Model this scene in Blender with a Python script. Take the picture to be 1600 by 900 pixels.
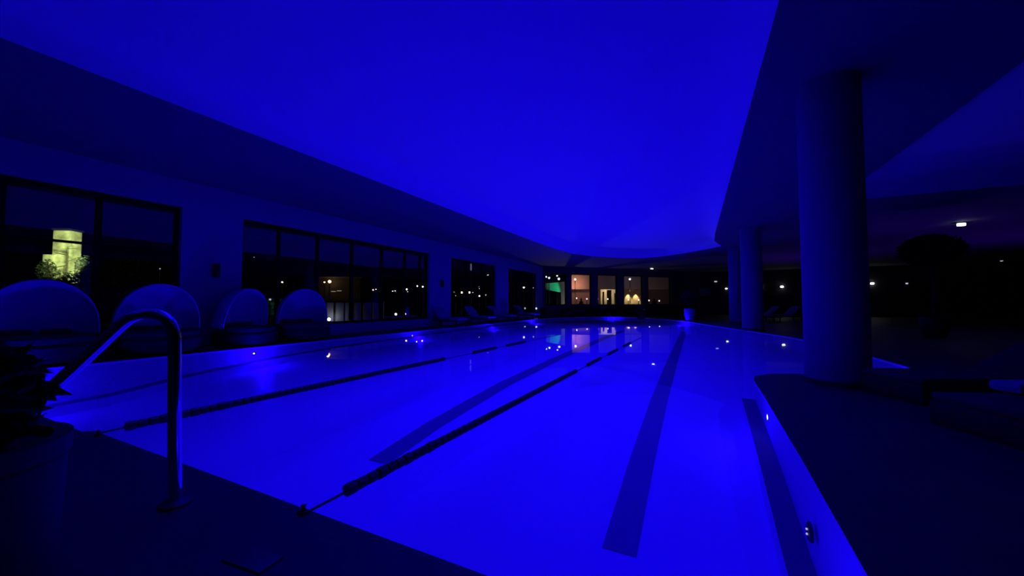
import bpy, bmesh, math, random
from mathutils import Vector, Matrix
random.seed(7)
PI = math.pi
S = bpy.context.scene
for o in list(bpy.data.objects): bpy.data.objects.remove(o)
COL = S.collection

# ---------------------------------------------------------------- camera
YAW = math.atan(287/585.0); PITCH = math.atan(24/585.0); HC = 1.05
cd = bpy.data.cameras.new('camera'); cam = bpy.data.objects.new('camera', cd); COL.objects.link(cam)
cam.location = (0, 0, HC); cam.rotation_euler = (PI/2+PITCH, 0, YAW)
cd.sensor_width = 36; cd.lens = 585/1600*36; cd.clip_start = .05; cd.clip_end = 600
S.camera = cam
S.view_settings.view_transform = 'Standard'; S.view_settings.look = 'None'
S.view_settings.exposure = 0; S.view_settings.gamma = 1; S.view_settings.use_curve_mapping = False
S.cycles.use_denoising = True
S.cycles.max_bounces = 10; S.cycles.transparent_max_bounces = 16
S.cycles.sample_clamp_indirect = 4
# ---------------------------------------------------------------- night sky
w = bpy.data.worlds.new('night'); S.world = w; w.use_nodes = True
w.node_tree.nodes['Background'].inputs[0].default_value = (.15, .1, 1, 1)
w.node_tree.nodes['Background'].inputs[1].default_value = .0012

BLUE = (.0058, .0, 1.0)
def light(name, kind, loc, power, color, rot=(0, 0, 0), size=.1, size_y=None, spread=None, spot=None, blend=.5):
    l = bpy.data.lights.new(name, kind); l.energy = power; l.color = color
    if kind == 'AREA':
        l.size = size
        if size_y: l.shape = 'RECTANGLE'; l.size_y = size_y
        if spread: l.spread = spread
    else: l.shadow_soft_size = size
    if kind == 'SPOT': l.spot_size = spot; l.spot_blend = blend
    o = bpy.data.objects.new(name, l); COL.objects.link(o); o.location = loc; o.rotation_euler = rot
    return o
def aim(o, target):
    o.rotation_euler = (Vector(target)-o.location).to_track_quat('-Z', 'Y').to_euler()
# added narrow beam blue area light under the vault, unseen, lights the water
light('vault_downlight', 'AREA', (-3.0, 12.4, 4.28), 610, BLUE, size=7.0, size_y=20, spread=math.radians(98))
# added blue fill pointing up, brightens the side hall vault
light('side_vault_wash', 'AREA', (6.2, 5.5, 4.30), 5.0, (.03, .02, 1), size=4, size_y=12, rot=(PI, 0, 0))

# ---------------------------------------------------------------- helpers
FH = Vector((-math.sin(YAW), math.cos(YAW), 0)); RH = Vector((math.cos(YAW), math.sin(YAW), 0))
FW = FH*math.cos(PITCH)+Vector((0, 0, math.sin(PITCH))); UP = RH.cross(FW)
def ray(x, y): return FW+RH*((x-800)/585.0)+UP*((450-y)/585.0)
def at(x, y, D):                      # point at horizontal distance D ahead
    d = ray(x, y); k = D/(d.x*FH.x+d.y*FH.y)
    return Vector((0, 0, HC))+d*k
def flat(D, lat, z=0): return FH*D+RH*lat+Vector((0, 0, z))

MATS = {}
def mat(name, color, rough=.6, metal=0, emit=None, strength=0, noise=0, scale=8, spec=.5, bump=0):
    if name in MATS: return MATS[name]
    m = bpy.data.materials.new(name); m.use_nodes = True; nt = m.node_tree
    b = nt.nodes['Principled BSDF']
    b.inputs['Base Color'].default_value = (*color, 1); b.inputs['Roughness'].default_value = rough
    b.inputs['Metallic'].default_value = metal; b.inputs['Specular IOR Level'].default_value = spec
    if emit: b.inputs['Emission Color'].default_value = (*emit, 1); b.inputs['Emission Strength'].default_value = strength
    if noise or bump:
        tc = nt.nodes.new('ShaderNodeTexCoord'); n = nt.nodes.new('ShaderNodeTexNoise')
        n.inputs['Scale'].default_value = scale; n.inputs['Detail'].default_value = 4
        nt.links.new(tc.outputs['Object'], n.inputs['Vector'])
        if noise:
            r = nt.nodes.new('ShaderNodeValToRGB')
            r.color_ramp.elements[0].position = .3; r.color_ramp.elements[1].position = .7
            r.color_ramp.elements[0].color = (*[c*(1-noise) for c in color], 1)
            r.color_ramp.elements[1].color = (*[min(1, c*(1+noise)) for c in color], 1)
            nt.links.new(n.outputs['Fac'], r.inputs['Fac']); nt.links.new(r.outputs['Color'], b.inputs['Base Color'])
        if bump:
            bp = nt.nodes.new('ShaderNodeBump'); bp.inputs['Strength'].default_value = bump
            bp.inputs['Distance'].default_value = .01
            nt.links.new(n.outputs['Fac'], bp.inputs['Height']); nt.links.new(bp.outputs['Normal'], b.inputs['Normal'])
    MATS[name] = m; return m
def clear(name, tint, rough, ior, bump=0):
    m = bpy.data.materials.new(name); m.use_nodes = True; nt = m.node_tree; nt.nodes.clear()
    out = nt.nodes.new('ShaderNodeOutputMaterial'); mx = nt.nodes.new('ShaderNodeMixShader')
    tr = nt.nodes.new('ShaderNodeBsdfTransparent'); gl = nt.nodes.new('ShaderNodeBsdfGlossy'); fr = nt.nodes.new('ShaderNodeFresnel')
    tr.inputs[0].default_value = (*tint, 1); gl.inputs['Roughness'].default_value = rough; fr.inputs['IOR'].default_value = ior
    ge = nt.nodes.new('ShaderNodeNewGeometry'); mr = nt.nodes.new('ShaderNodeMapRange')
    mr.inputs['To Min'].default_value = ior; mr.inputs['To Max'].default_value = 1/ior
    nt.links.new(ge.outputs['Backfacing'], mr.inputs['Value']); nt.links.new(mr.outputs['Result'], fr.inputs['IOR'])
    nt.links.new(fr.outputs[0], mx.inputs[0]); nt.links.new(tr.outputs[0], mx.inputs[1]); nt.links.new(gl.outputs[0], mx.inputs[2])
    nt.links.new(mx.outputs[0], out.inputs[0])
    if bump:
        tc = nt.nodes.new('ShaderNodeTexCoord'); n = nt.nodes.new('ShaderNodeTexNoise'); n.inputs['Scale'].default_value = 1.3
        bp = nt.nodes.new('ShaderNodeBump'); bp.inputs['Strength'].default_value = bump; bp.inputs['Distance'].default_value = .01
        nt.links.new(tc.outputs['Object'], n.inputs['Vector']); nt.links.new(n.outputs['Fac'], bp.inputs['Height'])
        nt.links.new(bp.outputs['Normal'], gl.inputs['Normal']); nt.links.new(bp.outputs['Normal'], fr.inputs['Normal'])
    MATS[name] = m; return m
WATER = clear('water', (.97, .97, 1), .012, 1.33, .05)
GLASS = clear('glass', (.93, .95, .97), .0, 1.5)
POOL = mat('pool_white', (.88, .88, .88), .5)
LANE = mat('pool_dark_tile', (.27, .27, .27), .5)
LANE2 = mat('pool_ledge_tile', (.16, .16, .16), .5)
DECK = mat('deck_slate', (.030, .03, .030), .5, noise=.25, scale=2.5, bump=.1)
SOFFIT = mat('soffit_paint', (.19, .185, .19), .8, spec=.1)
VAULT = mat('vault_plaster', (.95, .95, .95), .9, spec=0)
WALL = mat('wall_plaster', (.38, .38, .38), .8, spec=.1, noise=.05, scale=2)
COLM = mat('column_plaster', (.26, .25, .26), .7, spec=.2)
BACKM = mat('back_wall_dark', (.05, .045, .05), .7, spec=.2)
FRAME = mat('window_frame_dark', (.006, .006, .007), .7, spec=.1)
CHROME = mat('chrome', (.85, .85, .88), .08, 1)
BLACK = mat('black_plastic', (.01, .01, .012), .5)
WICKER = mat('dark_wicker', (.008, .008, .009), .7, noise=.5, scale=60, bump=.6)
CANVAS = mat('canopy_canvas', (.62, .62, .62), .8, spec=.1, noise=.04, scale=5)
CUSH = mat('pale_cushion', (.35, .35, .38), .8, noise=.08, scale=6)
DCUSH = mat('dark_cushion', (.03, .03, .035), .8, noise=.1, scale=6)
LEAF = mat('dark_leaf', (.010, .018, .008), .6, noise=.4, scale=10)
BARK = mat('bark', (.03, .02, .015), .9, noise=.4, scale=14)
POT = mat('glazed_pot', (.35, .35, .4), .35, noise=.1, scale=4)
DPOT = mat('dark_planter', (.008, .008, .009), .6, noise=.2, scale=6)
METAL = mat('lamp_metal', (.05, .05, .055), .4, 1)
def glow(name, color, s): return mat(name, (.8, .8, .8), .4, emit=color, strength=s)
GW = glow('white_lamp_glass', (.85, .9, 1), 5); GC = glow('warm_lamp_glass', (1, .72, .3), 8)
GD = glow('dim_lamp_glass', (.6, .6, .75), .8); GT = glow('table_lamp_glass', (1, .75, .65), 4)
GU = glow('underwater_lens', (.6, .6, 1), 3.0)

class MB:
    def __init__(s): s.b = bmesh.new()
    def box(s, c, d, rz=0, bev=0, rot=None):
        r = bmesh.ops.create_cube(s.b, size=1); vs = r['verts']
        bmesh.ops.scale(s.b, verts=vs, vec=d)
        if bev:
            es = list({e for v in vs for e in v.link_edges})
            n = bmesh.ops.bevel(s.b, geom=es, offset=bev, segments=2, affect='EDGES', profile=.6)
            vs = list(set(n['verts']) | {v for v in vs if v.is_valid})
        M = Matrix.Translation(c) @ (rot.to_4x4() if rot else Matrix.Rotation(rz, 4, 'Z'))
        bmesh.ops.transform(s.b, matrix=M, verts=vs); return s
    def lathe(s, prof, c=(0, 0, 0), n=24, M=None):
        rings = []; M = M or Matrix()
        for r, z in prof:
            if r < 1e-5: rings.append([s.b.verts.new(M @ Vector((0, 0, z))+Vector(c))])
            else: rings.append([s.b.verts.new(M @ Vector((r*math.cos(2*PI*i/n), r*math.sin(2*PI*i/n), z))+Vector(c)) for i in range(n)])
        for a, b in zip(rings, rings[1:]):
            for i in range(n):
                j = (i+1) % n
                if len(a) == 1 and len(b) == 1: continue
                if len(a) == 1: s.b.faces.new((a[0], b[j], b[i]))
                elif len(b) == 1: s.b.faces.new((a[i], a[j], b[0]))
                else: s.b.faces.new((a[i], a[j], b[j], b[i]))
        for rg, flip in ((rings[0], 1), (rings[-1], 0)):
            if len(rg) > 1: s.b.faces.new(rg[::-1] if flip else rg)
        return s
    def ball(s, c, r, sc=(1, 1, 1), n=16):
        s.lathe([(r*sc[0]*math.sin(PI*i/(n//2)), -r*sc[2]*math.cos(PI*i/(n//2))) for i in range(n//2+1)], c, n); return s
    def cyl(s, c, r, h, n=20, r2=None): return s.lathe([(r, 0), (r2 or r, h)], c, n)
    def tube(s, pts, r, n=12, rads=None):
        pts = [Vector(p) for p in pts]; rings = []; ref = None
        for i, p in enumerate(pts):
            t = (pts[min(i+1, len(pts)-1)]-pts[max(i-1, 0)]).normalized()
            if ref is None: ref = t.orthogonal().normalized()
            ref = (ref-t*ref.dot(t)).normalized(); q = t.cross(ref); rr = rads[i] if rads else r
            rings.append([s.b.verts.new(p+(ref*math.cos(2*PI*k/n)+q*math.sin(2*PI*k/n))*rr) for k in range(n)])
        for a, b in zip(rings, rings[1:]):
            for i in range(n): s.b.faces.new((a[i], a[(i+1) % n], b[(i+1) % n], b[i]))
        s.b.faces.new(rings[0][::-1]); s.b.faces.new(rings[-1]); return s
    def grid(s, rows, close=False):
        V = [[s.b.verts.new(p) for p in r] for r in rows]
        for a, b in zip(V, V[1:]):
            m = len(a)
            for i in range(m if close else m-1): s.b.faces.new((a[i], a[(i+1) % m], b[(i+1) % m], b[i]))
        return s
    def prism(s, poly, z0, z1):
        lo = [s.b.verts.new((x, y, z0)) for x, y in poly]; hi = [s.b.verts.new((x, y, z1)) for x, y in poly]
        n = len(poly)
        for i in range(n): s.b.faces.new((lo[i], lo[(i+1) % n], hi[(i+1) % n], hi[i]))
        s.b.faces.new(lo[::-1]); s.b.faces.new(hi); return s
    def leaves(s, c, R, n, size, sz=(1, 1, 1), seed=0):
        rnd = random.Random(seed)
        for _ in range(n):
            d = Vector((rnd.gauss(0, 1), rnd.gauss(0, 1), rnd.gauss(0, 1))).normalized()*(R*rnd.random()**.4)
            p = Vector(c)+Vector((d.x*sz[0], d.y*sz[1], d.z*sz[2]))
            a = Vector((rnd.gauss(0, 1), rnd.gauss(0, 1), rnd.gauss(0, .6))).normalized(); b = a.orthogonal().normalized()
            q = a.cross(b); L = size*rnd.uniform(.7, 1.3)
            v = [s.b.verts.new(x) for x in (p-a*L, p+b*L*.35+q*L*.1, p+a*L, p-b*L*.35+q*L*.1)]
            s.b.faces.new(v)
        return s
    def build(s, name, m, parent=None, smooth=True, solid=0):
        bmesh.ops.recalc_face_normals(s.b, faces=s.b.faces) if not getattr(s, 'keep', 0) else None
        me = bpy.data.meshes.new(name); s.b.to_mesh(me); s.b.free(); me.materials.append(m)
        if smooth:
            me.shade_smooth()
            try: me.set_sharp_from_angle(angle=math.radians(35))
            except Exception: pass
        o = bpy.data.objects.new(name, me); COL.objects.link(o)
        if parent: o.parent = parent
        if solid:
            md = o.modifiers.new('t', 'SOLIDIFY'); md.thickness = solid; md.offset = 0
        return o
def tag(o, label=None, cat=None, group=None, kind=None):
    for k, v in (('label', label), ('category', cat), ('group', group), ('kind', kind)):
        if v: o[k] = v
    return o
def thing(name, label, cat, loc=(0, 0, 0), rz=0, group=None, kind=None):
    o = bpy.data.objects.new(name, None); COL.objects.link(o); o.empty_display_size = .2
    o.location = loc; o.rotation_euler = (0, 0, rz); return tag(o, label, cat, group, kind)
def struct(name, loc=(0, 0, 0)): return thing(name, None, None, loc, kind='structure')
def copy_tree(o, parent=None):
    c = o.copy(); COL.objects.link(c); c.parent = parent
    for ch in list(o.children): copy_tree(ch, c)
    return c
def holed(outer, holes, z, down=False):
    """flat face with holes -> bmesh"""
    m = MB(); es = []
    for loop in [outer]+holes:
        vs = [m.b.verts.new((x, y, z)) for x, y in loop]
        es += [m.b.edges.new((vs[i], vs[(i+1) % len(vs)])) for i in range(len(vs))]
    bmesh.ops.triangle_fill(m.b, edges=es, use_beauty=True, use_dissolve=False, normal=(0, 0, -1 if down else 1))
    m.keep = 1
    for f in m.b.faces:
        if (f.normal.z > 0) == down: f.normal_flip()
    return m
def smooth_poly(pts, it=2):
    for _ in range(it):
        q = []
        for i in range(len(pts)):
            a, b = pts[i], pts[(i+1) % len(pts)]
            q += [(a[0]*.75+b[0]*.25, a[1]*.75+b[1]*.25), (a[0]*.25+b[0]*.75, a[1]*.25+b[1]*.75)]
        pts = q
    return pts
def spline(pts, n=8):
    P = [Vector(p) for p in pts]; P = [2*P[0]-P[1]]+P+[2*P[-1]-P[-2]]; out = []
    for i in range(1, len(P)-2):
        for k in range(n):
            t = k/n; a, b, c, d = P[i-1:i+3]
            out.append(.5*((2*b)+(c-a)*t+(2*a-5*b+4*c-d)*t*t+(3*b-a-3*c+d)*t**3))
    out.append(P[-2]); return out

# ================================================================ SETTING
DZ = .02                      # deck level, water at 0
XW = -10.8                    # left wall plane
ZC = HC+2.9                   # soffit height
right_edge = [(.55, 1.27), (.565, 1.9), (.61, 3.1), (.66, 5.0), (.68, 6.0), (.74, 6.35), (.95, 6.62), (1.34, 6.82), (2.2, 6.72), (2.9, 6.80), (3.03, 7.2)]
far_edge = [(3.06, 8.6), (3.02, 10.2), (2.9, 12), (2.6, 13.9), (1.95, 16), (1.1, 18.4), (.35, 20.8), (-.45, 23.6), (-1.7, 26.0), (-3.6, 28.0), (-5.6, 28.9), (-7.6, 28.0), (-8.9, 25.4)]
left_edge = [(-9.32, 22.5), (-9.32, 18), (-9.3, 12), (-9.3, 6), (-9.3, 1.22)]
near_edge = [(-4.45, 1.22), (-4.4, 1.27)]
POOLP = right_edge+far_edge+left_edge+near_edge
fo = holed([(-10.8, -3), (24, -3), (24, 38), (.45, 39.2), (-10.8, 27.55)], [POOLP], DZ).build('floor', DECK, smooth=False)
tag(fo, kind='structure')

AP = [(0, .78), (1.2, .76), (2.8, .70), (4, .545), (6, .40), (9, .32), (14, .265), (30, .22)]
def depth(y):
    for (a, da), (b, db) in zip(AP, AP[1:]):
        if a <= y <= b: return da+(db-da)*(y-a)/(b-a)
    return AP[-1][1]
# pool walls down to the floor
def dens(loop, step=.6):
    out = []
    for i in range(len(loop)):
        a, b = loop[i], loop[(i+1) % len(loop)]; L = math.dist(a, b); n = max(1, int(L/step))
        out += [(a[0]+(b[0]-a[0])*k/n, a[1]+(b[1]-a[1])*k/n) for k in range(n)]
    return out
PD = dens(POOLP)
pw = MB(); pw.keep = 1
pw.grid([[(x, y, z if z > 0 else -depth(y)-.02) for x, y in PD] for z in (DZ, -1)], close=True)
pf = pw; pf.keep = 0; ys = [0.9]+[1.2+.4*i for i in range(72)]
pf.grid([[(x, y, -depth(y)) for x in (-9.5, -6, -3, 0, 3.2)] for y in ys])
tag(pf.build('floor_pool', POOL), kind='structure')  # whole basin, pool walls and floor in one mesh
# underwater ledges: white riser, dark tiled top
def ledge(name, line, wid, h, sgn):
    a = MB(); b = MB()
    pts = []
    for i, (x, y) in enumerate(line):
        d = -depth(y)
        pts.append(((x, y, d+h), (x-sgn*wid, y, d+h), (x-sgn*wid, y, d)))
    a.grid([[p[1] for p in pts], [p[2] for p in pts]])
    b.grid([[p[0] for p in pts], [p[1] for p in pts]])
    o = a.build(name, POOL); tag(o, kind='structure')
    b.build('dark_tile_strip', LANE2, o)
rl = dens(right_edge[:5]+[(.68, 6.0)], .35)
rl = [(.565+(.68-.565)*((y-1.3)/4.7)**1.0, y) for y in [1.3+.2*i for i in range(24)]]
ledge('trim_1', [(x+.01, y) for x, y in rl], .16, .19, 1)
ledge('trim_2', [(-9.31, 1.3+.5*i) for i in range(40)], .30, .16, -1)
# lane markings on the pool floor
def lane_line(x0, x1, y0, y1):
    m = MB(); n = 60; rows = []
    for z in (.006,):
        rows = [[(x, y0+(y1-y0)*i/n, -depth(y0+(y1-y0)*i/n)+z) for i in range(n+1)] for x in (x0, x1)]
    m.grid(rows); return m
for nm, x0, x1, y0, y1 in (('trim_3', -3.25, -2.98, 3.06, 18.5), ('trim_4', -.635, -.40, 2.76, 19.0)):
    tag(lane_line(x0, x1, y0, y1).build(nm, LANE), kind='structure')
wm = holed([(x, y) for x, y in POOLP], [], 0).build('pool_water', WATER, smooth=False)
tag(wm, 'still glowing blue water filling the long swimming pool', 'water', kind='stuff')

# ceiling with the long vault and the side vault
VR = [(.77, -1.2), (.77, 17.5), (.85, 20.0)]
ve = [(1.22, 21.7), (.45, 22.7), (-.87, 24.1), (-2.0, 24.9), (-2.9, 25.15), (-4.0, 24.7), (-4.95, 23.8), (-5.8, 22.6), (-6.45, 21.0)]
VAULTP = VR[:2]+[(.82, 19.6)]+ve+[(-6.72, 18.5), (-6.77, 15), (-6.77, -1.2)]
SIDEP = [(3.58, -1.5), (12.5, -1.5), (12.5, 13.6), (3.58, 13.6)]
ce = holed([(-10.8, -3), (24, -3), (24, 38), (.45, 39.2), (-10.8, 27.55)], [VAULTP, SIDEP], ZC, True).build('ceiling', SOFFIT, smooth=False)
tag(ce, kind='structure')
def inset(poly, d):
    n = len(poly); out = []
    A = sum(poly[i][0]*poly[(i+1) % n][1]-poly[(i+1) % n][0]*poly[i][1] for i in range(n))
    sg = 1 if A > 0 else -1
    for i in range(n):
        p0, p, p1 = Vector(poly[i-1]), Vector(poly[i]), Vector(poly[(i+1) % n])
        a = (p-p0).normalized(); b = (p1-p).normalized()
        na = Vector((-a.y, a.x))*sg; nb = Vector((-b.y, b.x))*sg
        m = (na+nb); m = m/max(.5, m.length_squared/2)
        out.append(tuple(p+m*d))
    return out
def vault(name, poly, rise, run, m, steps=7):
    P = dens(poly, 2.5); v = MB(); rows = []
    for i in range(steps):
        t = i/(steps-1)*PI/2
        q = inset(P, .001+run*(1-math.cos(t)))
        rows.append([(x, y, ZC+rise*math.sin(t)) for x, y in q])
    v.grid(rows, close=True)
    top = inset(P, .02+run); es = []
    v.b.verts.ensure_lookup_table(); n = len(P); vs = v.b.verts[-n:]
    v.b.faces.new(vs)
    bmesh.ops.remove_doubles(v.b, verts=v.b.verts, dist=.001)
    o = v.build(name, m); tag(o, kind='structure'); return o
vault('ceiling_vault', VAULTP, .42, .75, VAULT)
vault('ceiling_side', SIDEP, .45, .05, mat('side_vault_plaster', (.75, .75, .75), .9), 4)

# left wall with four window openings
ZH = HC+2.27; ZS = .36
wins = [(-1.6, 4.42), (5.74, 13.55), (15.2, 19.85), (21.5, 26.3)]
def wall_plane(name, y0, y1, wl, m, X=XW, th=.28):
    o = MB(); ys = [y0]+[v for a in wl for v in a]+[y1]
    for i in range(0, len(ys), 2):
        o.box((X-th/2, (ys[i]+ys[i+1])/2, (ZC+DZ)/2), (th, ys[i+1]-ys[i], ZC-DZ))
    for a, b in wl:
        o.box((X-th/2, (a+b)/2, (ZC+ZH)/2), (th, b-a, ZC-ZH)); o.box((X-th/2, (a+b)/2, (ZS+DZ)/2), (th, b-a, ZS-DZ))
    return tag(o.build(name, m, smooth=False), kind='structure')
wall_plane('wall_left', -3, 27.55, wins, WALL)
mulls = [[-.4, .75, 1.9, 3.1], [6.79, 8.05, 9.4, 10.8, 12.1, 13.05], [16.8, 18.4], [23.1, 24.7]]
for i, ((a, b), ms) in enumerate(zip(wins, mulls)):
    W = struct('window_%d' % (i+1), (XW, (a+b)/2, ZS))
    yc = (a+b)/2; x = -.17; H = ZH-ZS
    f = MB()
    for y in (a+.04, b-.04): f.box((x, y-yc, H/2), (.1, .08, H))
    for z in (.04, H-.05): f.box((x, 0, z), (.1, b-a-.16, .08 if z < 1 else .1))
    f.build('window_frame', FRAME, W, smooth=False)
    for y in ms: MB().box((x, y-yc, H/2), (.09, .09, H-.19)).build('mullion', FRAME, W, smooth=False)
    MB().box((x, 0, HC+1.2-ZS), (.05, b-a-.16, .05)).build('transom', FRAME, W, smooth=False)
    MB().box((x, 0, H/2), (.012, b-a-.17, H-.19)).build('window_pane', GLASS, W, smooth=False)

# far wall, set at an angle, with five windows
A0 = Vector((-10.8, 27.55)); A1 = Vector((.45, 39.2)); DIR = (A1-A0).normalized(); NRM = Vector((DIR.y, -DIR.x)); LFW = (A1-A0).length
def on_far(px):           # distance along the wall under a given column of the picture
    d = ray(px, 474); r = Vector((d.x, d.y)); M = Matrix(((r.x, -DIR.x), (r.y, -DIR.y))); s = M.inverted() @ A0
    return s[1]
def farpt(s, z, off=0): p = A0+DIR*s+NRM*off; return (p.x, p.y, z)
RZF = math.atan2(DIR.y, DIR.x)
fw = [(on_far(a), on_far(b)) for a, b in ((852, 885.5), (893, 924.5), (934.5, 965), (975.5, 1005), (1013.5, 1049))]
ZFH = HC+2.42; ZFS = .90
m = MB(); ss = [0]+[v for a in fw for v in a]+[LFW]
for i in range(0, len(ss), 2):
    m.box(farpt((ss[i]+ss[i+1])/2, (ZC+DZ)/2, -.15), (ss[i+1]-ss[i], .3, ZC-DZ), RZF)
for a, b in fw:
    m.box(farpt((a+b)/2, (ZC+ZFH)/2, -.15), (b-a, .3, ZC-ZFH), RZF); m.box(farpt((a+b)/2, (ZFS+DZ)/2, -.15), (b-a, .3, ZFS-DZ), RZF)
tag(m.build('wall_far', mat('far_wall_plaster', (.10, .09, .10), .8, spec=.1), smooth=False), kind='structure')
for i, (a, b) in enumerate(fw):
    p = A0+DIR*((a+b)/2)+NRM*(-.15); W = struct('window_%d' % (i+5), (p.x, p.y, ZFS)); W.rotation_euler.z = RZF
    H = ZFH-ZFS; f = MB()
    for x in (-(b-a)/2+.04, (b-a)/2-.04): f.box((x, 0, H/2), (.08, .1, H))
    for z in (.04, H-.04): f.box((0, 0, z), (b-a-.16, .1, .08))
    f.build('window_frame', FRAME, W, smooth=False)
    MB().box((0, 0, H/2), (b-a-.17, .012, H-.17)).build('window_pane', GLASS, W, smooth=False)
# dark glazed wall of the side hall, right and rear walls
def seg_wall(name, p, q, z1=ZC, m=BACKM, th=.25):
    p, q = Vector(p), Vector(q); d = q-p
    o = MB().box(((p.x+q.x)/2, (p.y+q.y)/2, (z1+DZ)/2), (d.length, th, z1-DZ), math.atan2(d.y, d.x)).build(name, m, smooth=False)
    return tag(o, kind='structure')
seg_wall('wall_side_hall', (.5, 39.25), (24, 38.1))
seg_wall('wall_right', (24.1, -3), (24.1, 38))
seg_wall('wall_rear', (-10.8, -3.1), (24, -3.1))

# columns
def column(x, y, r, label):
    t = thing('round_column', label, 'column', (x, y, DZ), group='round columns beside the pool')
    MB().cyl((0, 0, .0), r, ZC-DZ, 48).build('shaft', COLM, t)
    MB().lathe([(r+.004, .0), (r+.02, .0), (r+.02, .07), (r+.004, .085)], n=48).build('skirting', mat('dark_skirting', (.04, .04, .04), .5), t)
    return t
column(1.62, 6.22, .335, 'large white round column rising from the right poolside deck, nearest of the three')
column(1.95, 17.0, .36, 'white round column at the pool bend, middle one of the three')
column(1.93, 22.8, .36, 'white round column farthest away, half hidden behind the middle column')

# ================================================================ POOL THINGS
def anchor(x, y, lab):
    t = thing('rope_anchor', lab, 'anchor', (x, y, DZ))
    ap = MB().box((0, 0, .006), (.05, .04, .012), bev=.003).build('anchor_plate', BLACK, t)
    MB().lathe([(.012, 0), (.009, .02), (.014, .026), (0, .034)], (0, .0, .012), 12).build('anchor_knob', BLACK, ap)
anchor(-1.75, 1.30-.06, 'small dark rope anchor on the near pool rim, by the centre lane rope')
anchor(-4.20, 1.30-.06, 'small dark rope anchor on the near pool rim, by the left lane rope')
def rope(label, xf, y0, segs, y1, r):
    t = thing('lane_rope', label, 'lane rope', (xf(y0), y0, 0))
    x0 = xf(y0)
    c = MB(); c.tube([(xf(y)-x0, y-y0, .006) for y in [1.24+(y1-1.24)*i/30 for i in range(31)]], .007, 6)
    c.build('cable', BLACK, t)
    for a, b in segs:
        m = MB(); n = int((b-a)/.075); d = (Vector((xf(b), b, 0))-Vector((xf(a), a, 0))).normalized()
        Mx = d.to_track_quat('Z', 'Y').to_matrix().to_4x4()
        for i in range(n+1):
            y = a+(b-a)*i/max(1, n)
            big = 1.12 if (i < 12 and i % 3 == 0 and a == segs[0][0]) else 1
            m.lathe([(.012, -.036), (r*big, -.030), (r*big*1.05, 0), (r*big, .030), (.012, .036)], (xf(y)-x0, y-y0, .012), 10, Mx)
        m.build('float_section', BLACK, t)
rope('long black lane rope at left, starting behind the chrome handrail', lambda y: -4.33+.02*(y-1.5), 1.47,
     [(1.47, 5.75), (6.8, 7.7), (8.3, 9.3)], 12, .034)
rope('long black lane rope down the middle of the pool', lambda y: -1.76+.022*(y-1.5), 1.53,
     [(1.53, 5.6), (6.3, 7.1), (7.8, 8.6), (9.4, 10.2)], 12.5, .030)
# underwater lamps and wall inlets
def uw_lamp(x, y, nrm, lab, p=1.0, pw=12):
    z = -min(.12, depth(y)*.4); n = Vector(nrm).normalized()
    t = thing('underwater_lamp', lab, 'pool light', (x, y, z), math.atan2(n.y, n.x), group='underwater lamps round the pool wall')
    R = Matrix.Rotation(PI/2, 4, 'Y')
    MB().lathe([(.055, 0), (.055, .012), (.04, .016), (.04, 0)], n=20, M=R).build('bezel', CHROME, t)
    MB().lathe([(.026*p, 0), (.026*p, .012), (0, .02)], n=16, M=R).build('lens', GU, t)
    light('underwater_lamp_beam', 'POINT', (x+n.x*.38, y+n.y*.38, z), pw, BLUE, size=.04)
for x, y, n, lab in (
    (.655, 4.66, (-1, 0), 'small underwater lamp in the right pool wall, between inlet and column'),
    (3.055, 8.2, (-1, 0), 'small underwater lamp in the pool wall just right of the large column'),
    (-9.3, 1.7, (1, 0), 'small underwater lamp in the left pool wall behind the planter leaves'),  # added lamp, put in to brighten the near left wall
    (-9.3, 5.25, (1, 0), 'small underwater lamp at the left pool edge in front of the daybeds'),
    (-9.3, 10.7, (1, 0), 'small underwater lamp at the left pool edge in front of the large window'),
    (-9.31, 16.2, (1, 0), 'small underwater lamp at the left pool edge beyond the large window'),
    (-9.32, 21.8, (1, 0), 'small underwater lamp at the left pool edge near its far end'),
    (-5.6, 28.88, (0, -1), 'small underwater lamp in the far pool wall below the lit windows'),
    (-.55, 23.9, (-.9, -.4), 'small underwater lamp in the far right curve of the pool wall')):
    uw_lamp(x, y, n, lab, .8, 6 if x > 0 else (50 if y > 20 else (24 if y > 10 else 36)))
light('underwater_lamp_beam', 'POINT', (.2, 2.0, -.25), 4, BLUE, size=.04)  # added light without a fitting, brightens the near right pool wall
t = thing('wall_inlet', 'dark oval water inlet low in the right pool wall', 'water inlet', (.575, 2.75, -.27), PI)
R = Matrix.Rotation(PI/2, 4, 'Y')
MB().lathe([(.055, 0), (.055, .01), (.045, .018), (0, .018)], n=20, M=R).build('inlet_plate', BLACK, t)
for dz in (-.014, .014): MB().ball((.022, 0, dz), .006, n=8).build('nozzle', GD, t)  # nozzle tips are no lamps, their bright dots are a faint glow
# depth marker plate in the deck
o = MB().box((-1.62, .93, DZ+.004), (.22, .1, .008), .1, bev=.002).build('deck_plate', mat('plate', (.06, .06, .06), .4)); tag(o, 'faint flat plate set in the dark deck near the bottom edge', 'plate')

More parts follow.
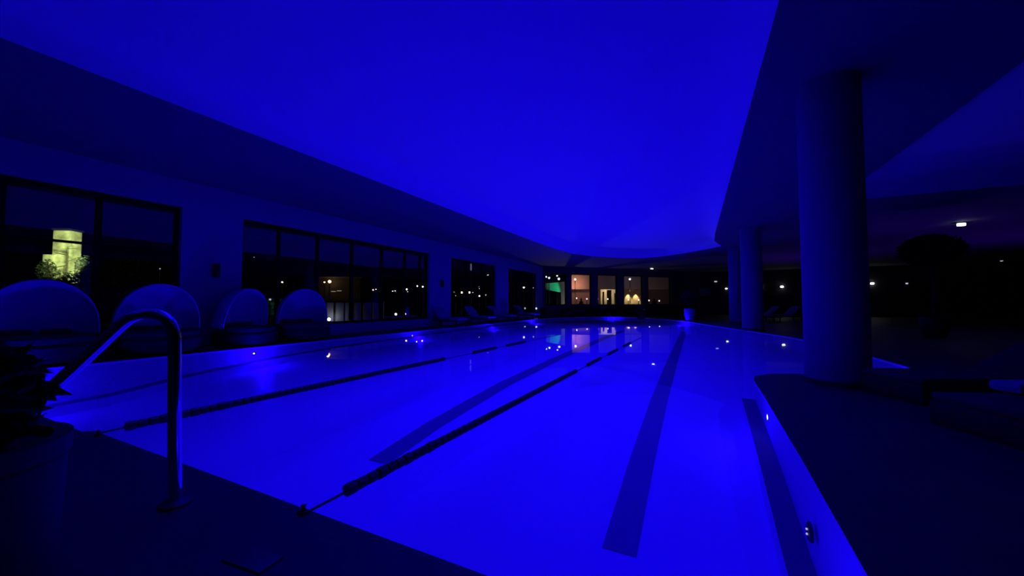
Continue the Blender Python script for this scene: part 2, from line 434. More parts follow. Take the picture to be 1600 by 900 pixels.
# chrome handrail
t = thing('handrail', 'curved chrome handrail arching over the near left pool corner', 'handrail', (-2.4, .99, DZ))
def rl_pt(x, y, D): return at(x, y, D)-Vector((-2.4, .99, DZ))
D0 = FH.dot(Vector((-2.42, 1.0, 0)))
def slope(px): return D0-.05-.47*(228-px)/308
pts = [rl_pt(273, 812, D0), rl_pt(273, 700, D0), rl_pt(273, 600, D0), rl_pt(273, 550, D0), rl_pt(272, 523, D0-.003), rl_pt(265, 504, D0-.014),
       rl_pt(250, 493, D0-.03)]+[rl_pt(x, y, slope(x)) for x, y in ((230, 490), (210, 494), (190, 507), (150, 544), (100, 590), (50, 636), (10, 672), (-35, 715), (-62, 765), (-72, 860))]
pts[0].z = 0.0
e = pts[-1].copy(); e.z = 0; pts[-1] = e
MB().tube(spline(pts, 8), .0285, 20).build('rail', CHROME, t)
for p in (pts[0], pts[-1]):
    MB().lathe([(.033, 0), (.07, 0), (.068, .012), (.036, .03)], (p.x, p.y, 0), 24).build('base_ring', mat('base_ring_metal', (.05, .05, .06), .5, .6), t)

# ================================================================ NEAR LEFT PLANTER
PC = flat(.98, -1.50); px, py = PC.x, PC.y
t = thing('planter', 'dark round planter with a dark leafy plant at the bottom left', 'planter', (px, py, DZ), YAW)
hp = .65; rp = .235
MB().lathe([(rp*.78, 0), (rp*.95, hp*.4), (rp, hp-.06), (rp+.008, hp-.05), (rp+.008, hp), (rp-.03, hp), (rp-.035, hp-.04), (0, hp-.04)], n=40).build('pot', DPOT, t)
MB().lathe([(rp-.036, hp-.045), (rp-.036, hp-.025), (0, hp-.015)], n=24).build('soil', mat('soil', (.01, .008, .006), .95, noise=.4, scale=30), t)
hp -= .02
st = MB(); lf = MB(); rnd = random.Random(3)
for k in range(24):
    a = rnd.uniform(0, 2*PI); L = rnd.uniform(.1, .2)
    st.tube([(0, 0, hp-.02), (math.cos(a)*L*.5, math.sin(a)*L*.5, hp+.1), (math.cos(a)*L, math.sin(a)*L, hp+rnd.uniform(.12, .26))], .004, 5)
lf.leaves((.0, 0, hp+.14), .2, 900, .045, (1, 1, .85), 12)
st.build('stem', LEAF, t); lf.build('foliage', LEAF, t, smooth=False)

# ================================================================ DAYBEDS
def daybed():
    t = thing('canopy_daybed', 'x', 'daybed', (0, 0, DZ), group='domed daybeds along the left windows')
    R = .69
    MB().lathe([(R-.06, .03), (R, .06), (R+.01, .3), (R-.03, .34), (0, .34)], n=40).build('base', WICKER, t)
    MB().lathe([(0, .34), (R-.06, .34), (R-.03, .37), (R-.04, .44), (R-.1, .47), (0, .48)], n=40).build('mattress', DCUSH, t)
    # hood: a quarter shell open to the pool (+X)
    rows = []
    Hh = .98
    for i in range(15):
        e = i/14*PI*.56                        # sweeps from the back up over the top
        row = []
        for k in range(29):
            a = -PI/2+PI*k/28                  # from one side hinge to the other
            c = math.cos(a)
            y = R*math.sin(a)
            rr = abs(c)**.85
            x = -rr*math.cos(e)*R*.98; z = .46+rr*math.sin(e)*Hh
            row.append((x, y, z))
        rows.append(row)
    h = MB(); h.grid(rows); bmesh.ops.remove_doubles(h.b, verts=h.b.verts, dist=.004)
    hd = h.build('hood', CANVAS, t, solid=.018)
    rim = [Vector(p) for p in rows[-1]]
    MB().tube(rim, .012, 8).build('hood_rim', CANVAS, hd)
    for s in (-1, 1): MB().ball((0, s*(R-.0), .46), .03, n=10).build('hinge', METAL, t)
    for a in (PI/4, 3*PI/4, -PI/4, -3*PI/4):
        MB().cyl((math.cos(a)*.5, math.sin(a)*.5, 0), .025, .05, 10).build('foot', BLACK, t)
    for yy, rot in ((-.25, .2), (.22, -.15)):
        MB().box((-.33, yy, .52), (.30, .36, .1), rz=rot, bev=.04).build('pillow', DCUSH, t)
    return t
d0 = daybed()
labs = ['domed canopy daybed at the left edge of the picture, largest and dimmest of the row',
        'domed canopy daybed behind the chrome handrail, second from the left',
        'domed canopy daybed in front of the wall pier with the speaker',
        'domed canopy daybed farthest along, in front of the large window']
for i, (y, rz, sc) in enumerate(((2.22, -.1, 1.0), (3.80, -.05, 1.0), (5.50, .35, .97), (7.02, -.1, 1.0))):
    o = d0 if i == 0 else copy_tree(d0)
    o.location = (-10.08, y, DZ); o.rotation_euler.z = rz; o.scale = (sc,)*3; o['label'] = labs[i]

# wall speakers
for y, z, lab in ((5.12, HC+.82, 'small black speaker on the wall pier behind the daybeds'), (14.4, HC+.93, 'small black speaker on the pier right of the large window')):
    t = thing('wall_speaker', lab, 'speaker', (XW+.01, y, z))
    sc = MB().box((.06, 0, 0), (.10, .14, .34), bev=.03).build('speaker_case', BLACK, t)
    MB().box((.113, 0, 0), (.01, .10, .28), bev=.004).build('grille', mat('grille', (.02, .02, .02), .8, noise=.6, scale=200), sc)
    MB().box((.003, 0, 0), (.02, .05, .08)).build('bracket', METAL, t)

# ================================================================ LOUNGERS
def base_lounger(fab):
    t = thing('sun_lounger', 'x', 'sun lounger', (0, 0, DZ), group='sun loungers on the deck')
    MB().box((0, 0, .1), (1.92, .66, .20), bev=.02).build('base', WICKER, t)
    MB().box((-.3, 0, .235), (1.3, .64, .07), bev=.025).build('mattress', fab, t)
    R = Matrix.Rotation(-.45, 3, 'Y')
    MB().box((.63, 0, .38), (.7, .62, .07), rot=R, bev=.025).build('backrest', fab, t)
    return t
def lounger(fab):
    t = thing('sun_lounger', 'x', 'sun lounger', (0, 0, DZ), group='sun loungers on the deck')
    f = MB()
    for s in (-1, 1): f.box((0, s*.31, .26), (1.95, .04, .05), bev=.008)
    for x in (-.95, 0, .95): f.box((x, 0, .26), (.04, .6, .045), bev=.008)
    f.build('frame', METAL, t)
    for x in (-.85, .85):
        for s in (-1, 1): MB().box((x, s*.3, .12), (.045, .045, .24), bev=.006).build('leg', METAL, t)
    MB().box((-.35, 0, .33), (1.25, .62, .09), bev=.03).build('mattress', fab, t)
    R = Matrix.Rotation(-.75, 3, 'Y')
    MB().box((.53, 0, .58), (.8, .62, .09), rot=R, bev=.03).build('backrest', fab, t)
    for s in (-1, 1): MB().tube([(.6, s*.22, .28), (.72, s*.22, .7)], .012, 8).build('prop', METAL, t)
    return t
lp = lounger(CUSH); ld = base_lounger(DCUSH)
first = [lp, ld]
def place(kind, x, y, rz, lab):
    src = (lp, ld)[kind]
    if first[kind]: o = src; first[kind] = None
    else: o = copy_tree(src)
    o.location = (x, y, DZ); o.rotation_euler.z = rz; o['label'] = lab
    return o
lp_root, ld_root = lp, ld
place(0, -10.0, 13.9, 2.9, 'pale sun lounger on the left deck at the end of the large window')
place(0, -10.05, 16.6, 2.9, 'pale sun lounger under the left end of the third window')
place(0, -10.05, 19.0, 2.9, 'pale sun lounger under the right end of the third window')
place(0, -10.1, 22.6, 2.9, 'pale sun lounger under the last window of the left wall')
q = flat(22, 15.9); place(0, q.x, q.y, .5, 'pale sun lounger between the two right columns, its back raised')
q = flat(21, 13.9); place(0, q.x, q.y, .3, 'pale sun lounger just right of the middle column')
q = flat(4.15, 5.08); place(1, q.x, q.y, YAW+.02, 'dark sun lounger right of the large column at the water')
q = flat(2.9, 4.55); place(1, q.x, q.y, YAW-.06, 'dark sun lounger nearest the lower right corner of the picture')
q = at(1600, 618, 3.2)
o = MB().box((0, 0, 0), (.34, .22, .09), rz=YAW, bev=.035).build('folded_towel', CUSH); o.location = (q.x, q.y, .345); tag(o, 'rolled pale towel on the dark lounger at the right edge', 'towel')

# ================================================================ PLANTS INSIDE
def potted(name, lab, x, y, r, potm, pot_h, crown_z, crown_r, trunk, seed, sz=(1, 1, 1), n=900, ls=.09):
    t = thing(name, lab, 'potted plant', (x, y, DZ))
    MB().lathe([(r*.62, 0), (r*.9, pot_h*.35), (r, pot_h*.8), (r*.92, pot_h*.96), (r, pot_h), (r*.85, pot_h), (r*.8, pot_h*.9), (0, pot_h*.9)], n=28).build('pot', potm, t)
    m = MB(); m.tube([(0, 0, pot_h*.88), (.04, .02, (pot_h+crown_z)/2), (0, 0, crown_z)], .04, 8, rads=[trunk, trunk*.8, trunk*.6])
    for a in range(5): m.tube([(0, 0, crown_z-crown_r*.5), (math.cos(a*1.26)*crown_r*.5, math.sin(a*1.26)*crown_r*.5, crown_z+crown_r*.2)], .01, 6)
    m.build('trunk', BARK, t)
    MB().leaves((0, 0, crown_z), crown_r, n, ls, sz, seed).build('foliage', LEAF, t, smooth=False)
    return t
q = flat(11.5, (1458-800)/585*11.5); potted('potted_tree', 'tall dark potted tree with a round crown in the right hall', q.x, q.y, .35, DPOT, .6, HC+(474-392)/585*11.5, .7, .06, 5, (1.05, 1.05, .7), 2200, .11)
q = at(1078, 503.5, 21.8); potted('potted_shrub', 'pale round urn with a dark shrub by the far right pool bend', q.x, q.y, .31, POT, .72, 1.35, .42, .03, 6, n=700)
q = flat(24.2, (1001-800)/585*24.2); potted('potted_shrub', 'small dark rounded shrub in a low bowl on the far pool edge', q.x, q.y+.0, .26, DPOT, .25, .48, .34, .02, 8, n=800, ls=.06)
for k, (x, y, h) in enumerate(((-10.2, 18.0, .5), (-10.15, 21.2, .55), (-9.95, 25.3, .5))):
    potted('potted_shrub', ['low dark shrub in a black pot between the pale loungers of the left deck', 'low dark shrub in a black pot beside the third left window', 'low dark shrub in a black pot at the far left corner of the deck'][k], x, y, .2, DPOT, .3, h, .26, .02, 20+k, n=500, ls=.05)
# dark bench line and hedge box below the far windows
for k in range(3):
    s = (3.2, 7.2, 11.4)[k]; p = farpt(s, DZ, .55)
    t = thing('planter_trough', ['long dark planter trough under the left far windows', 'long dark planter trough under the middle far windows', 'long dark planter trough under the right far windows'][k], 'planter', p, RZF, group='planter troughs below the far windows')
    MB().box((0, 0, .25), (3.6, .4, .5), bev=.02).build('trough', DPOT, t)
    MB().leaves((0, 0, .62), .5, 900, .06, (3.4, .4, .34), 40+k).build('foliage', LEAF, t, smooth=False)

# ================================================================ CEILING LAMPS
def downlight(x, y, r, g, lab, z=ZC):
    t = thing('ceiling_lamp', lab, 'ceiling light', (x, y, z), group='small ceiling lamps')
    MB().lathe([(r+.03, 0), (r+.03, -.02), (r, -.035), (r, 0)], n=20).build('lamp_ring', METAL, t)
    MB().lathe([(r, -.02), (r*.9, -.06), (0, -.085)], n=16).build('lens', g, t)
WL = glow('bright_lens', (.95, .97, 1), 12)
downlight(-3.2, 32.7, .09, WL, 'round white ceiling lamp above the fourth far window')
q = flat(19.9, 0)
t = thing('exit_luminaire', 'bright white box lamp under the right hall ceiling', 'ceiling light', (8.55, 18.95, ZC-.02), YAW-.5)
MB().box((0, 0, -.01), (.5, .12, .02), bev=.004).build('mount', METAL, t)
MB().box((0, 0, -.075), (.20, .08, .09), bev=.01).build('diffuser', GW, t)
downlight(9.54, 23.29, .045, GW, 'tiny white ceiling lamp right above the crown of the potted tree')
downlight(18.5, 37.0, .07, GD, 'dim ceiling lamp at the far right of the side hall')
def wall_lamp(px, py, D, g, lab, w=.1, h=.07):
    q = at(px, py, D); t = thing('wall_lamp', lab, 'wall light', q, YAW, group='small lamps on the side hall wall')
    MB().box((0, .04, 0), (w+.04, .05, h+.04), bev=.008).build('back_plate', METAL, t)
    MB().box((0, -.02, 0), (w, .08, h), bev=.015).build('lamp_glass', g, t)
def side_D(px, off=.2):
    d = ray(px, 474); a = Vector((.5, 39.25-off)); b = Vector((24, 38.1-off)); dd = b-a
    M = Matrix(((d.x, -dd.x), (d.y, -dd.y))); s = M.inverted() @ a; return s[0]*(d.x*FH.x+d.y*FH.y)
for px, py, g, lab, w_ in ((1118, 440, GD, 'small dim wall lamp left of the two far columns', .22), (1134.5, 451, GW, 'white wall lamp just left of the farthest column', .14),
                       (1189.5, 449, GW, 'small white wall lamp touching the right side of the middle column', .1), (1221.5, 448, WL, 'white wall lamp midway between the middle and the large column', .2),
                       (1362.5, 443, WL, 'bright white wall lamp just right of the large column', .22), (1416.5, 443, GD, 'faint small wall lamp below the potted tree at its left', .12)):
    wall_lamp(px, py, side_D(px), g, lab, w_, .1)
for k, (x, y, pw_) in enumerate(((7.5, 19, 80), (12.5, 24, 110), (6, 29, 130))):  # added uplights, put in to give the hall ceiling its purple tint
    t = thing('floor_uplight', ['small dark floor uplight in the right hall behind the potted tree', 'small dark floor uplight deep in the right hall', 'small dark floor uplight behind the middle column'][k], 'floor light', (x, y, DZ), group='floor uplights in the side hall')
    MB().lathe([(.09, 0), (.09, .05), (.07, .07), (0, .06)], n=18).build('lamp_body', METAL, t)
    light('uplight_beam', 'SPOT', (x, y, .22), pw_, (.10, .0, 1), rot=(PI, 0, 0), size=.05, spot=math.radians(150), blend=.8)
# pale notice on the side hall wall
q = at(1101, 456, side_D(1101)-.9); t = MB().box((0, 0, 0), (1.0, .04, .7), rz=YAW).build('notice_panel', mat('notice', (.3, .25, .25), .7)); t.location = q; tag(t, 'faint pale panel on the dark far wall left of the columns', 'panel')

# ================================================================ OUTSIDE, BEYOND THE WINDOWS
GRASS = mat('night_lawn', (.03, .045, .02), .9, noise=.4, scale=3)
g = MB(); g.box((-60, 40, -.35), (98, 240, .1)).box((60, 105, -.35), (160, 120, .1))
tag(g.build('ground_outside', GRASS, smooth=False), kind='structure')
GZ = -.30
def outdoor_lamp(px, py, D, r, g, lab, cat='lamp', group='lamps in the night garden', power=0, color=(1, .7, .3)):
    q = at(px, py, D)
    t = thing('garden_lamp', lab, cat, (q.x, q.y, GZ), group=group); h = q.z-GZ
    MB().cyl((0, 0, 0), .03, h-r*.8, 8).build('lamp_post', METAL, t)
    MB().ball((0, 0, h), r, n=12).build('lamp_globe', g, t)
    MB().lathe([(r*.5, 0), (r*.8, r*.2), (0, r*.5)], (0, 0, h+r*.85), 12).build('lamp_cap', METAL, t)
    if power: light('garden_lamp_light', 'POINT', (q.x, q.y, q.z-.0)+Vector(()) if 0 else q+Vector((0, 0, 0))-FH*(r+.08), power, color, size=.05)
OL = [ # px, py, D, r, mat, label
 (515, 440, 26, .13, 'GC', 'brightest warm yellow lamp outside the large left window'),
 (507, 441, 26, .06, 'GC', 'small warm lamp immediately left of the brightest yellow lamp outside'),
 (441, 441, 24, .05, 'GT', 'dim warm lamp seen behind the leftmost mullion of the large window'),
 (392.5, 406, 30, .035, 'GD', 'upper of the tiny faint lights at the left end of the large window'),
 (397, 402, 30, .035, 'GD', 'topmost right of the tiny faint lights at the left end of the large window'),
 (250, 420, 26, .04, 'GD', 'tiny faint light through the first window above the second daybed'),
 (583, 453, 34, .07, 'GC', 'warm lamp outside in the middle of the large window'),
 (587.5, 452, 34, .04, 'GT', 'tiny lamp right beside the warm lamp in the middle of the large window'),
 (613.5, 455, 36, .06, 'GT', 'left one of a pair of reddish lamps outside the large window'),
 (617.5, 454.5, 36, .06, 'GT', 'right one of a pair of reddish lamps outside the large window'),
 (635.5, 452, 34, .09, 'GC', 'tall warm lamp near the right end of the large window'),
 (652, 447, 38, .09, 'GW', 'white lamp at the right end of the large window, left of the last one'),
 (660.5, 448, 38, .10, 'GW', 'bright white lamp at the right end of the large window'),
 (618.5, 491, 24, .09, 'GW', 'low white lamp on the terrace, left one of two'),
 (632, 490.5, 24, .12, 'GW', 'low bright white lamp on the terrace, right one of two'),
 (721.5, 457, 40, .12, 'GC', 'left yellow lamp outside the third left window'),
 (733.5, 457, 40, .12, 'GC', 'right yellow lamp outside the third left window'),
 (728, 462, 40, .07, 'GW', 'small white lamp below and between the two yellow lamps outside'),
 (749, 462.5, 40, .10, 'GW', 'white lamp outside the third window, right of the yellow pair'),
 (749, 451, 42, .07, 'GD', 'faint lamp above the white lamp outside the third window'),
 (759, 461, 40, .09, 'GD', 'faint lamp at the right of the third window'),
 (712, 462, 40, .05, 'GD', 'tiny faint lamp left of the yellow pair outside the third window'),
 (818.5, 449, 44, .14, 'GW', 'white lamp outside the last left window, left one of two'),
 (834.5, 449.5, 44, .15, 'GW', 'bright white lamp outside the last left window, right one of two'),
 (85, 398, 30, .03, 'GD', 'tiny faint light just left of the glowing stone pillar'),
]
GG = dict(GC=GC, GT=GT, GD=GD, GW=GW)
for px_, py_, D, r, g, lab in OL:
    outdoor_lamp(px_, py_, D, r*(.75 if r > .05 else 1), GG[g], lab)
# warm lit house wall behind the brightest lamp
q = at(530, 445, 27.5)
t = thing('garden_wall', 'low wall lit warmly behind the brightest yellow lamp', 'wall', (q.x, q.y, GZ), YAW)
MB().box((0, 0, 1.6), (3.0, .25, 3.2), bev=.01).build('wall_body', mat('garden_wall_m', (.12, .08, .07), .8, noise=.3, scale=3), t, smooth=False)
MB().box((0, 0, 3.25), (3.2, .4, .1), bev=.01).build('coping', mat('coping_m', (.2, .2, .2), .8), t, smooth=False)
b = at(515, 440, 26); light('garden_lamp_light', 'POINT', at(515, 440, 26.95), 2.2, (1, .7, .3), size=.14)
# pair of slim pale strips with a weak glow of their own
for k, (px_, py_) in enumerate(((522, 455.5), (531, 454.5))):
    q = at(px_, py_, 26.5); o = MB().box((0, 0, 0), (.30, .03, .05), rz=YAW+.2).build('wall_plate', mat('pale_plate', (.8, .8, .8), .6, emit=(.9, .8, .7), strength=.25)); o.location = q+(-FH)*.1
    tag(o, ('left' if k == 0 else 'right')+' one of two slim lit strips below the brightest yellow lamp', 'light strip')
# balustrade of pale glass panels with a bright ground lamp
BD = 17.5
posts = [(511, 521), (524.5, 537), (539.5, 549), (554, 563.5), (569, 579), (583, 596)]
t0 = at(545, 503, BD); t = thing('balustrade', 'terrace balustrade of pale upright panels, lit at its left end', 'balustrade', (t0.x, t0.y, 0), YAW)
zt = HC-(473-474)/585*BD-.0; zb = HC-(502-474)/585*BD
PAN = mat('frosted_panel', (.45, .45, .5), .5)
for a, b_ in posts:
    xa = (a-545)/585*BD; xb = (b_-545)/585*BD
    MB().box(((xa+xb)/2, 0, (zt+zb)/2), (xb-xa, .03, zt-zb), bev=.006).build('panel', PAN, t)
xs = [(v-545)/585*BD for v in (509, 522.7, 538.2, 551.5, 566.3, 581, 598)]
for x in xs: MB().box((x, .03, (zt-.04)/2), (.05, .05, zt+.06)).build('post', METAL, t)
MB().box(((xs[0]+xs[-1])/2, 0, zt+.05), (xs[-1]-xs[0]+.1, .06, .05), bev=.01).build('top_rail', METAL, t)
q = at(514, 499, BD-.35)
t = thing('terrace_spotlight', 'low white spotlight at the foot of the balustrade', 'lamp', (q.x, q.y, GZ))
MB().cyl((0, 0, 0), .03, q.z-GZ-.05, 8).build('stake', METAL, t)
MB().ball((0, 0, q.z-GZ), .07, n=12).build('lamp_globe', glow('spot_glass', (.9, .95, 1), 6), t)
light('terrace_spot', 'POINT', (q.x, q.y, q.z+.05)-FH*0 if 0 else Vector((q.x, q.y, q.z+.12)), .8, (.85, .9, 1), size=.05)
tag(MB().box((at(560, 505, BD+1).x, at(560, 505, BD+1).y, -.17), (7, 5, .26), YAW).build('terrace', mat('terrace_stone', (.05, .05, .055), .7), smooth=False), kind='structure')
# glowing stone pillar with bare branches in front of it
D = 16.0
q = at(103.5, 420, D); t = thing('stone_pillar', 'tall stone pillar floodlit yellow-green, seen through the first window', 'pillar', (q.x, q.y, GZ), YAW+.15)
xw = 30/585*D*.8; ztop = HC+(474-361)/585*D*1.0; zlow = 0
STN = mat('floodlit_stone', (.66, .70, .46), .9, noise=.6, scale=3.2, bump=.6)
MB().box((.0, 0, (ztop-GZ)*.5), (xw*.98, .5, ztop-GZ), bev=.03).build('pillar_shaft', STN, t)
MB().box((-xw*.55, -.05, 1.05), (xw*.62, .6, (HC+(474-399)/585*D-GZ)*2-2.1), bev=.03).build('pillar_buttress', STN, t)
MB().box((.0, 0, (ztop-GZ)+.05), (xw*1.1, .6, .08), bev=.02).build('pillar_cap', DPOT, t)
l = light('pillar_floodlight', 'SPOT', at(106, 405, D-2.2), 800, (.85, 1, .36), size=.08, spot=math.radians(58), blend=.6); aim(l, at(104, 400, D))
q2 = at(102, 428, D-1.1); t = thing('garden_shrub', 'dark bushy shrub hiding the foot of the floodlit pillar', 'shrub', (q2.x, q2.y, GZ), YAW)
h = q2.z-GZ
s = MB()
for a in range(14):
    an = a*.45; s.tube([(0, 0, 0), (math.cos(an)*.3, math.sin(an)*.1, h*.6), (math.cos(an)*.7, math.sin(an)*.2, h+.3*math.sin(a*3))], .012, 5)
s.tube([(.04, 0, 0), (.05, 0, h+.9)], .02, 6).tube([(.05, 0, h+.75), (-.5, .05, h+.85)], .016, 5).tube([(.05, 0, h+.35), (-.55, .05, h+.25)], .016, 5)
s.tube([(.05, 0, h+.5), (.4, 0, h+.62)], .01, 5).tube([(.05, 0, h+1.0), (.42, 0, h+1.02)], .01, 5).build('branches', BARK, t)
f = MB(); f.leaves((0, 0, h*.55), 1.0, 3000, .09, (1.5, .35, h*.5), 77)
f.leaves((-.75, 0, h+.1), .5, 500, .06, (.8, .3, 1), 78); f.leaves((.75, 0, h+.2), .5, 500, .06, (.8, .3, 1.2), 79)
f.build('foliage', LEAF, t, smooth=False)
# lawn lamp making the faint green patch between daybeds
q = at(424, 478, 18); light('lawn_light', 'POINT', at(424, 474, 18.1), 1.3, (.4, 1, .6), size=.1)
outdoor_lamp(422, 468, 18, .05, GD, 'faint greenish garden lamp in the gap between the two right daybeds')
t = thing('garden_hedge', 'faint green hedge behind the gap between the two right daybeds', 'hedge', (*(at(423, 470, 18.8).xy), GZ), YAW)
MB().leaves((0, 0, .8), 1, 2500, .09, (1.3, .35, .85), 91).build('foliage', mat('hedge_leaf', (.10, .2, .12), .7, noise=.3, scale=9), t, smooth=False)
MB().tube([(0, 0, 0), (0, 0, 1)], .04, 6).build('stem', BARK, t)
# slim lit pole outside the third window
q = at(736, 414, 34); t = thing('flag_pole', 'pale slim pole outside the top of the third left window', 'pole', (q.x, q.y, GZ))
MB().cyl((0, 0, 0), .05, HC+(474-404)/585*34-GZ, 10).build('pole_shaft', METAL, t)
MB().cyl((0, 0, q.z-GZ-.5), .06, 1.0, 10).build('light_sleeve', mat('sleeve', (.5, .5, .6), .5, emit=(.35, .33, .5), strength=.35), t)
# dark trees of the garden
for k, (px_, D, h, r) in enumerate(((210, 30, 5.2, 2.4), (470, 42, 4.2, 2.6), (560, 48, 4.6, 2.8), (690, 55, 4.6, 3.0), (775, 60, 5.0, 3.2))):
    q = flat(D, (px_-800)/585*D); t = thing('garden_tree', ['broad dark tree outside the first window', 'dark tree outside behind the farthest daybed', 'dark tree outside the middle of the large window', 'dark tree outside beyond the right end of the large window', 'dark tree outside between the last left windows'][k], 'tree', (q.x, q.y, GZ))
    MB().tube([(0, 0, 0), (.1, 0, h*.4), (0, 0, h*.7)], .2, 8, rads=[.22, .16, .1]).build('trunk', BARK, t)
    MB().leaves((0, 0, h*.68), r, 1500, .28, (1, 1, .6), 60+k).build('foliage', LEAF, t, smooth=False)

# ---- buildings across the court, beyond the far windows
# portal frame with the green light
PW = mat('portal_white', (.6, .6, .6), .7)
t = thing('garden_portal', 'white portal frame with a green lit beam, outside the first far window', 'portal', (0, 0, 0))
def quad_prism(ptsA, thick, name, m):
    mb = MB(); n = len(ptsA); F = [mb.b.verts.new(p) for p in ptsA]; B = [mb.b.verts.new(Vector(p)+FH*thick) for p in ptsA]
    for i in range(n): mb.b.faces.new((F[i], F[(i+1) % n], B[(i+1) % n], B[i]))
    mb.b.faces.new(F[::-1]); mb.b.faces.new(B); return mb.build(name, m, t, smooth=False)
quad_prism([at(851, 443, 44), at(884, 440, 38), at(884, 452, 38), at(851, 452, 44)], .3, 'beam', PW)
quad_prism([at(853, 452.3, 43.8), at(884, 452.3, 38), at(884, 456.5, 38), at(876.5, 456.5, 39.2)], .3, 'soffit_board', PW)
qa = at(876.8, 456.5, 39.1); qb = at(884, 456.5, 38)
quad_prism([qa, qb, Vector((qb.x, qb.y, GZ)), Vector((qa.x, qa.y, GZ))], .3, 'upright', PW)
l = light('portal_green_light', 'SPOT', flat(36.3, (862-800)/585*36.3, .3), 1500, (.0, 1, .38), size=.1, spot=math.radians(26), blend=.9); aim(l, at(866, 447.5, 41))
light('portal_white_light', 'POINT', flat(35.6, (878-800)/585*35.6, .2), 150, (.9, .85, .8), size=.1)
def hanging(px, py, D, g, r, lab): outdoor_lamp(px, py, D, r, g, lab, group='lamps above the court')
for px_, py_, r, lab in ((853.5, 432.5, .07, 'upper one of the two lamps at the far left of the court windows'), (858, 434.2, .09, 'lower one of the two lamps at the far left of the court windows'), (870.5, 431, .07, 'small upper lamp above the green lit beam'), (873.3, 435.8, .11, 'larger lower lamp above the green lit beam')):
    hanging(px_, py_, 42, GW, r, lab)
hanging(898.6, 436.5, 42.5, glow('peach_glass', (1, .85, .75), 9), .10, 'lamp above the orange lit wall')
hanging(984.3, 436.2, 44.5, WL, .09, 'white lamp above the pair of glowing wall lights')
# the building with orange fascia, doorway and two wall washers
FASC = mat('court_fascia', (.42, .34, .36), .8, noise=.05, scale=1)
LOWW = mat('court_lower_wall', (.30, .22, .24), .8, noise=.1, scale=1)
t = thing('court_building', 'two storey building across the court with fascia, lit doorway and wall lights', 'building', flat(0, 0), YAW)
def bx(name, x0, x1, y0, y1, D, th, m, par=t, Dref=None):
    """box given by its front face as seen from the pool"""
    k = D/585; xa, xb = (x0-800)*k, (x1-800)*k; za, zb = HC+(474-y1)*k, HC+(474-y0)*k
    return MB().box(((xa+xb)/2, D+th/2, (za+zb)/2), (xb-xa, th, zb-za)).build(name, m, par, smooth=False)
bx('fascia', 888, 1075, 424, 452, 46, .4, FASC)
bx('wall_panel', 888, 938.5, 452, 500, 48, .3, LOWW)
bx('wall_panel', 965.5, 1008, 452, 500, 48, .3, mat('court_brown_wall', (.45, .33, .2), .8, noise=.15, scale=3))
bx('wall_panel', 1009, 1075, 452, 500, 48, .3, mat('court_dim_wall', (.2, .14, .16), .8))
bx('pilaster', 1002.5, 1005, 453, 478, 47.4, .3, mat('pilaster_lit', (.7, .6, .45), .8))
bx('pilaster', 949, 955.5, 453, 500, 47.7, .3, BACKM)
bx('hall_rear_wall', 930, 976, 445, 500, 52, .2, mat('hall_cream', (.7, .6, .42), .8, noise=.15, scale=1))
bx('door_leaf', 941.5, 944, 456, 480, 47.6, .1, mat('door_red', (.15, .05, .04), .6))
bx('door_leaf', 960, 961.5, 458, 480, 47.6, .1, MATS['door_red'])
bx('ground_slab', 880, 1080, 500, 503, 46, 8, DPOT)
for x in (982, 994):
    k = 47.8/585; q = ((x-800)*k, 47.8, HC+(474-452.6)*k)
    MB().lathe([(.0, .1), (.14, .09), (.16, -.02), (.12, 0), (.0, .02)], q, 14).build('wall_light', METAL, t)
    p = FH*47.62+RH*((x-800)*k)+Vector((0, 0, HC+(474-454.5)*k))
    l = light('wall_washer', 'SPOT', p, 300, (1, .80, .42), size=.05, spot=math.radians(56), blend=.6); aim(l, p+Vector((0, 0, -1))+FH*.22)
l = light('orange_fascia_light', 'SPOT', at(897, 447, 44.2), 260, (1, .42, .2), size=.1, spot=math.radians(95), blend=.9); aim(l, at(900, 445, 46))
light('court_fill_lamp', 'POINT', flat(44.5, (912-800)/585*44.5, .25), 60, (1, .5, .45), size=.15)  # added fill low in the court, out of sight below the sill
light('hall_lamp', 'POINT', at(952, 455, 50.5), 110, (1, .8, .5), size=.2)
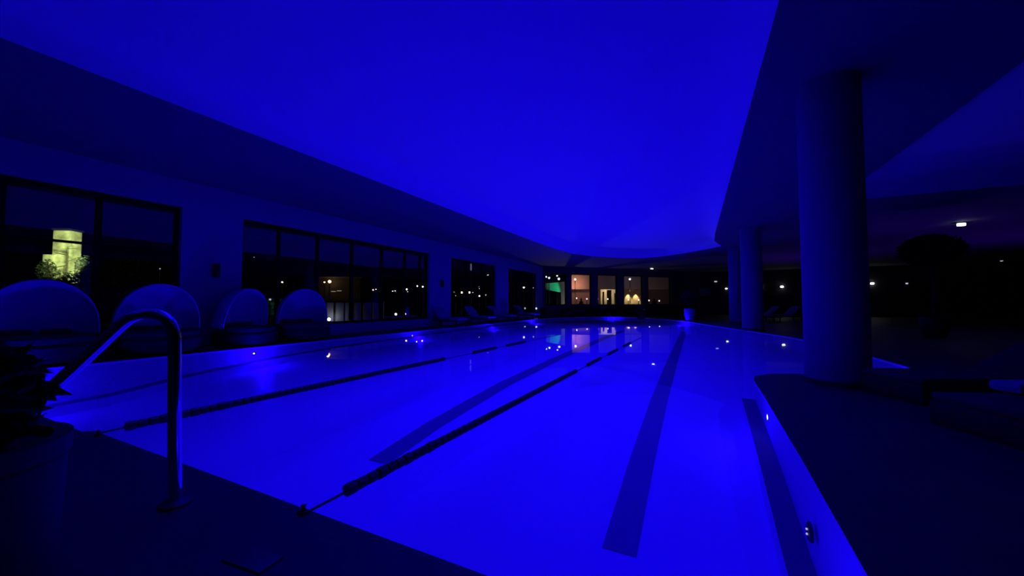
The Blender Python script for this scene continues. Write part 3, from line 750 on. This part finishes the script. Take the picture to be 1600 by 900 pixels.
light('court_right_lamp', 'POINT', flat(43.5, (1010-800)/585*43.5, .25), 40, (1, .6, .55), size=.15)  # added fill for the right court wall, hidden below the sill
# eight lamps on the court wall
t0 = None
ORD = ['first', 'second', 'third', 'fourth', 'fifth', 'sixth', 'seventh', 'eighth']
for k, (px_, py_) in enumerate(((901, 466), (917, 467), (934, 467), (949.5, 467.3), (982, 468.3), (997.8, 468.7), (1014, 469.5), (1030, 470))):
    q = at(px_, py_, 36.6+.35*k)
    if t0 is None:
        t = thing('court_lamp', 'x', 'lamp', (q.x, q.y, GZ), group='row of small lamps outside the far windows')
        MB().cyl((0, 0, 0), .035, q.z-GZ-.09, 8).build('lamp_post', METAL, t); MB().ball((0, 0, q.z-GZ), .06, n=12).build('lamp_globe', GT, t); t0 = t
        z0 = q.z
    else:
        t = copy_tree(t0); t.location = (q.x, q.y, GZ+(q.z-z0))
    t['label'] = ORD[k]+' from the left in the row of small court lamps'
for px_, lab in ((908, 'dark conical shrub in front of the orange lit wall'), (1022, 'dark conical shrub outside the dim fifth far window')):
    q = flat(41.5, (px_-800)/585*41.5); t = thing('conical_shrub', lab, 'shrub', (q.x, q.y, GZ))
    m = MB(); m.tube([(0, 0, 0), (0, 0, 2)], .04, 6).build('stem', BARK, t)
    f = MB()
    for i in range(6): f.leaves((0, 0, .5+i*.25), .62-.1*i, 260, .07, (1, 1, .5), 100+i)
    f.build('foliage', LEAF, t, smooth=False)
# small lamps low on the deck
for px_, py_, D, lab in ((838, 482, 27.5, 'tiny white lamp low at the corner of left and far walls'), (766, 488, 24, 'tiny faint lamp on the left deck below the third window'), (1005.5, 484.5, 27.0, 'tiny white lamp right above the small dark shrub')):
    q = at(px_, py_, D); t = thing('deck_lamp', lab, 'lamp', (q.x, q.y, DZ), group='tiny deck lamps')
    h = q.z-DZ
    MB().cyl((0, 0, 0), .03, max(.05, h-.05), 8).build('lamp_post', METAL, t); MB().ball((0, 0, h), .05, n=10).build('lamp_globe', GW, t)
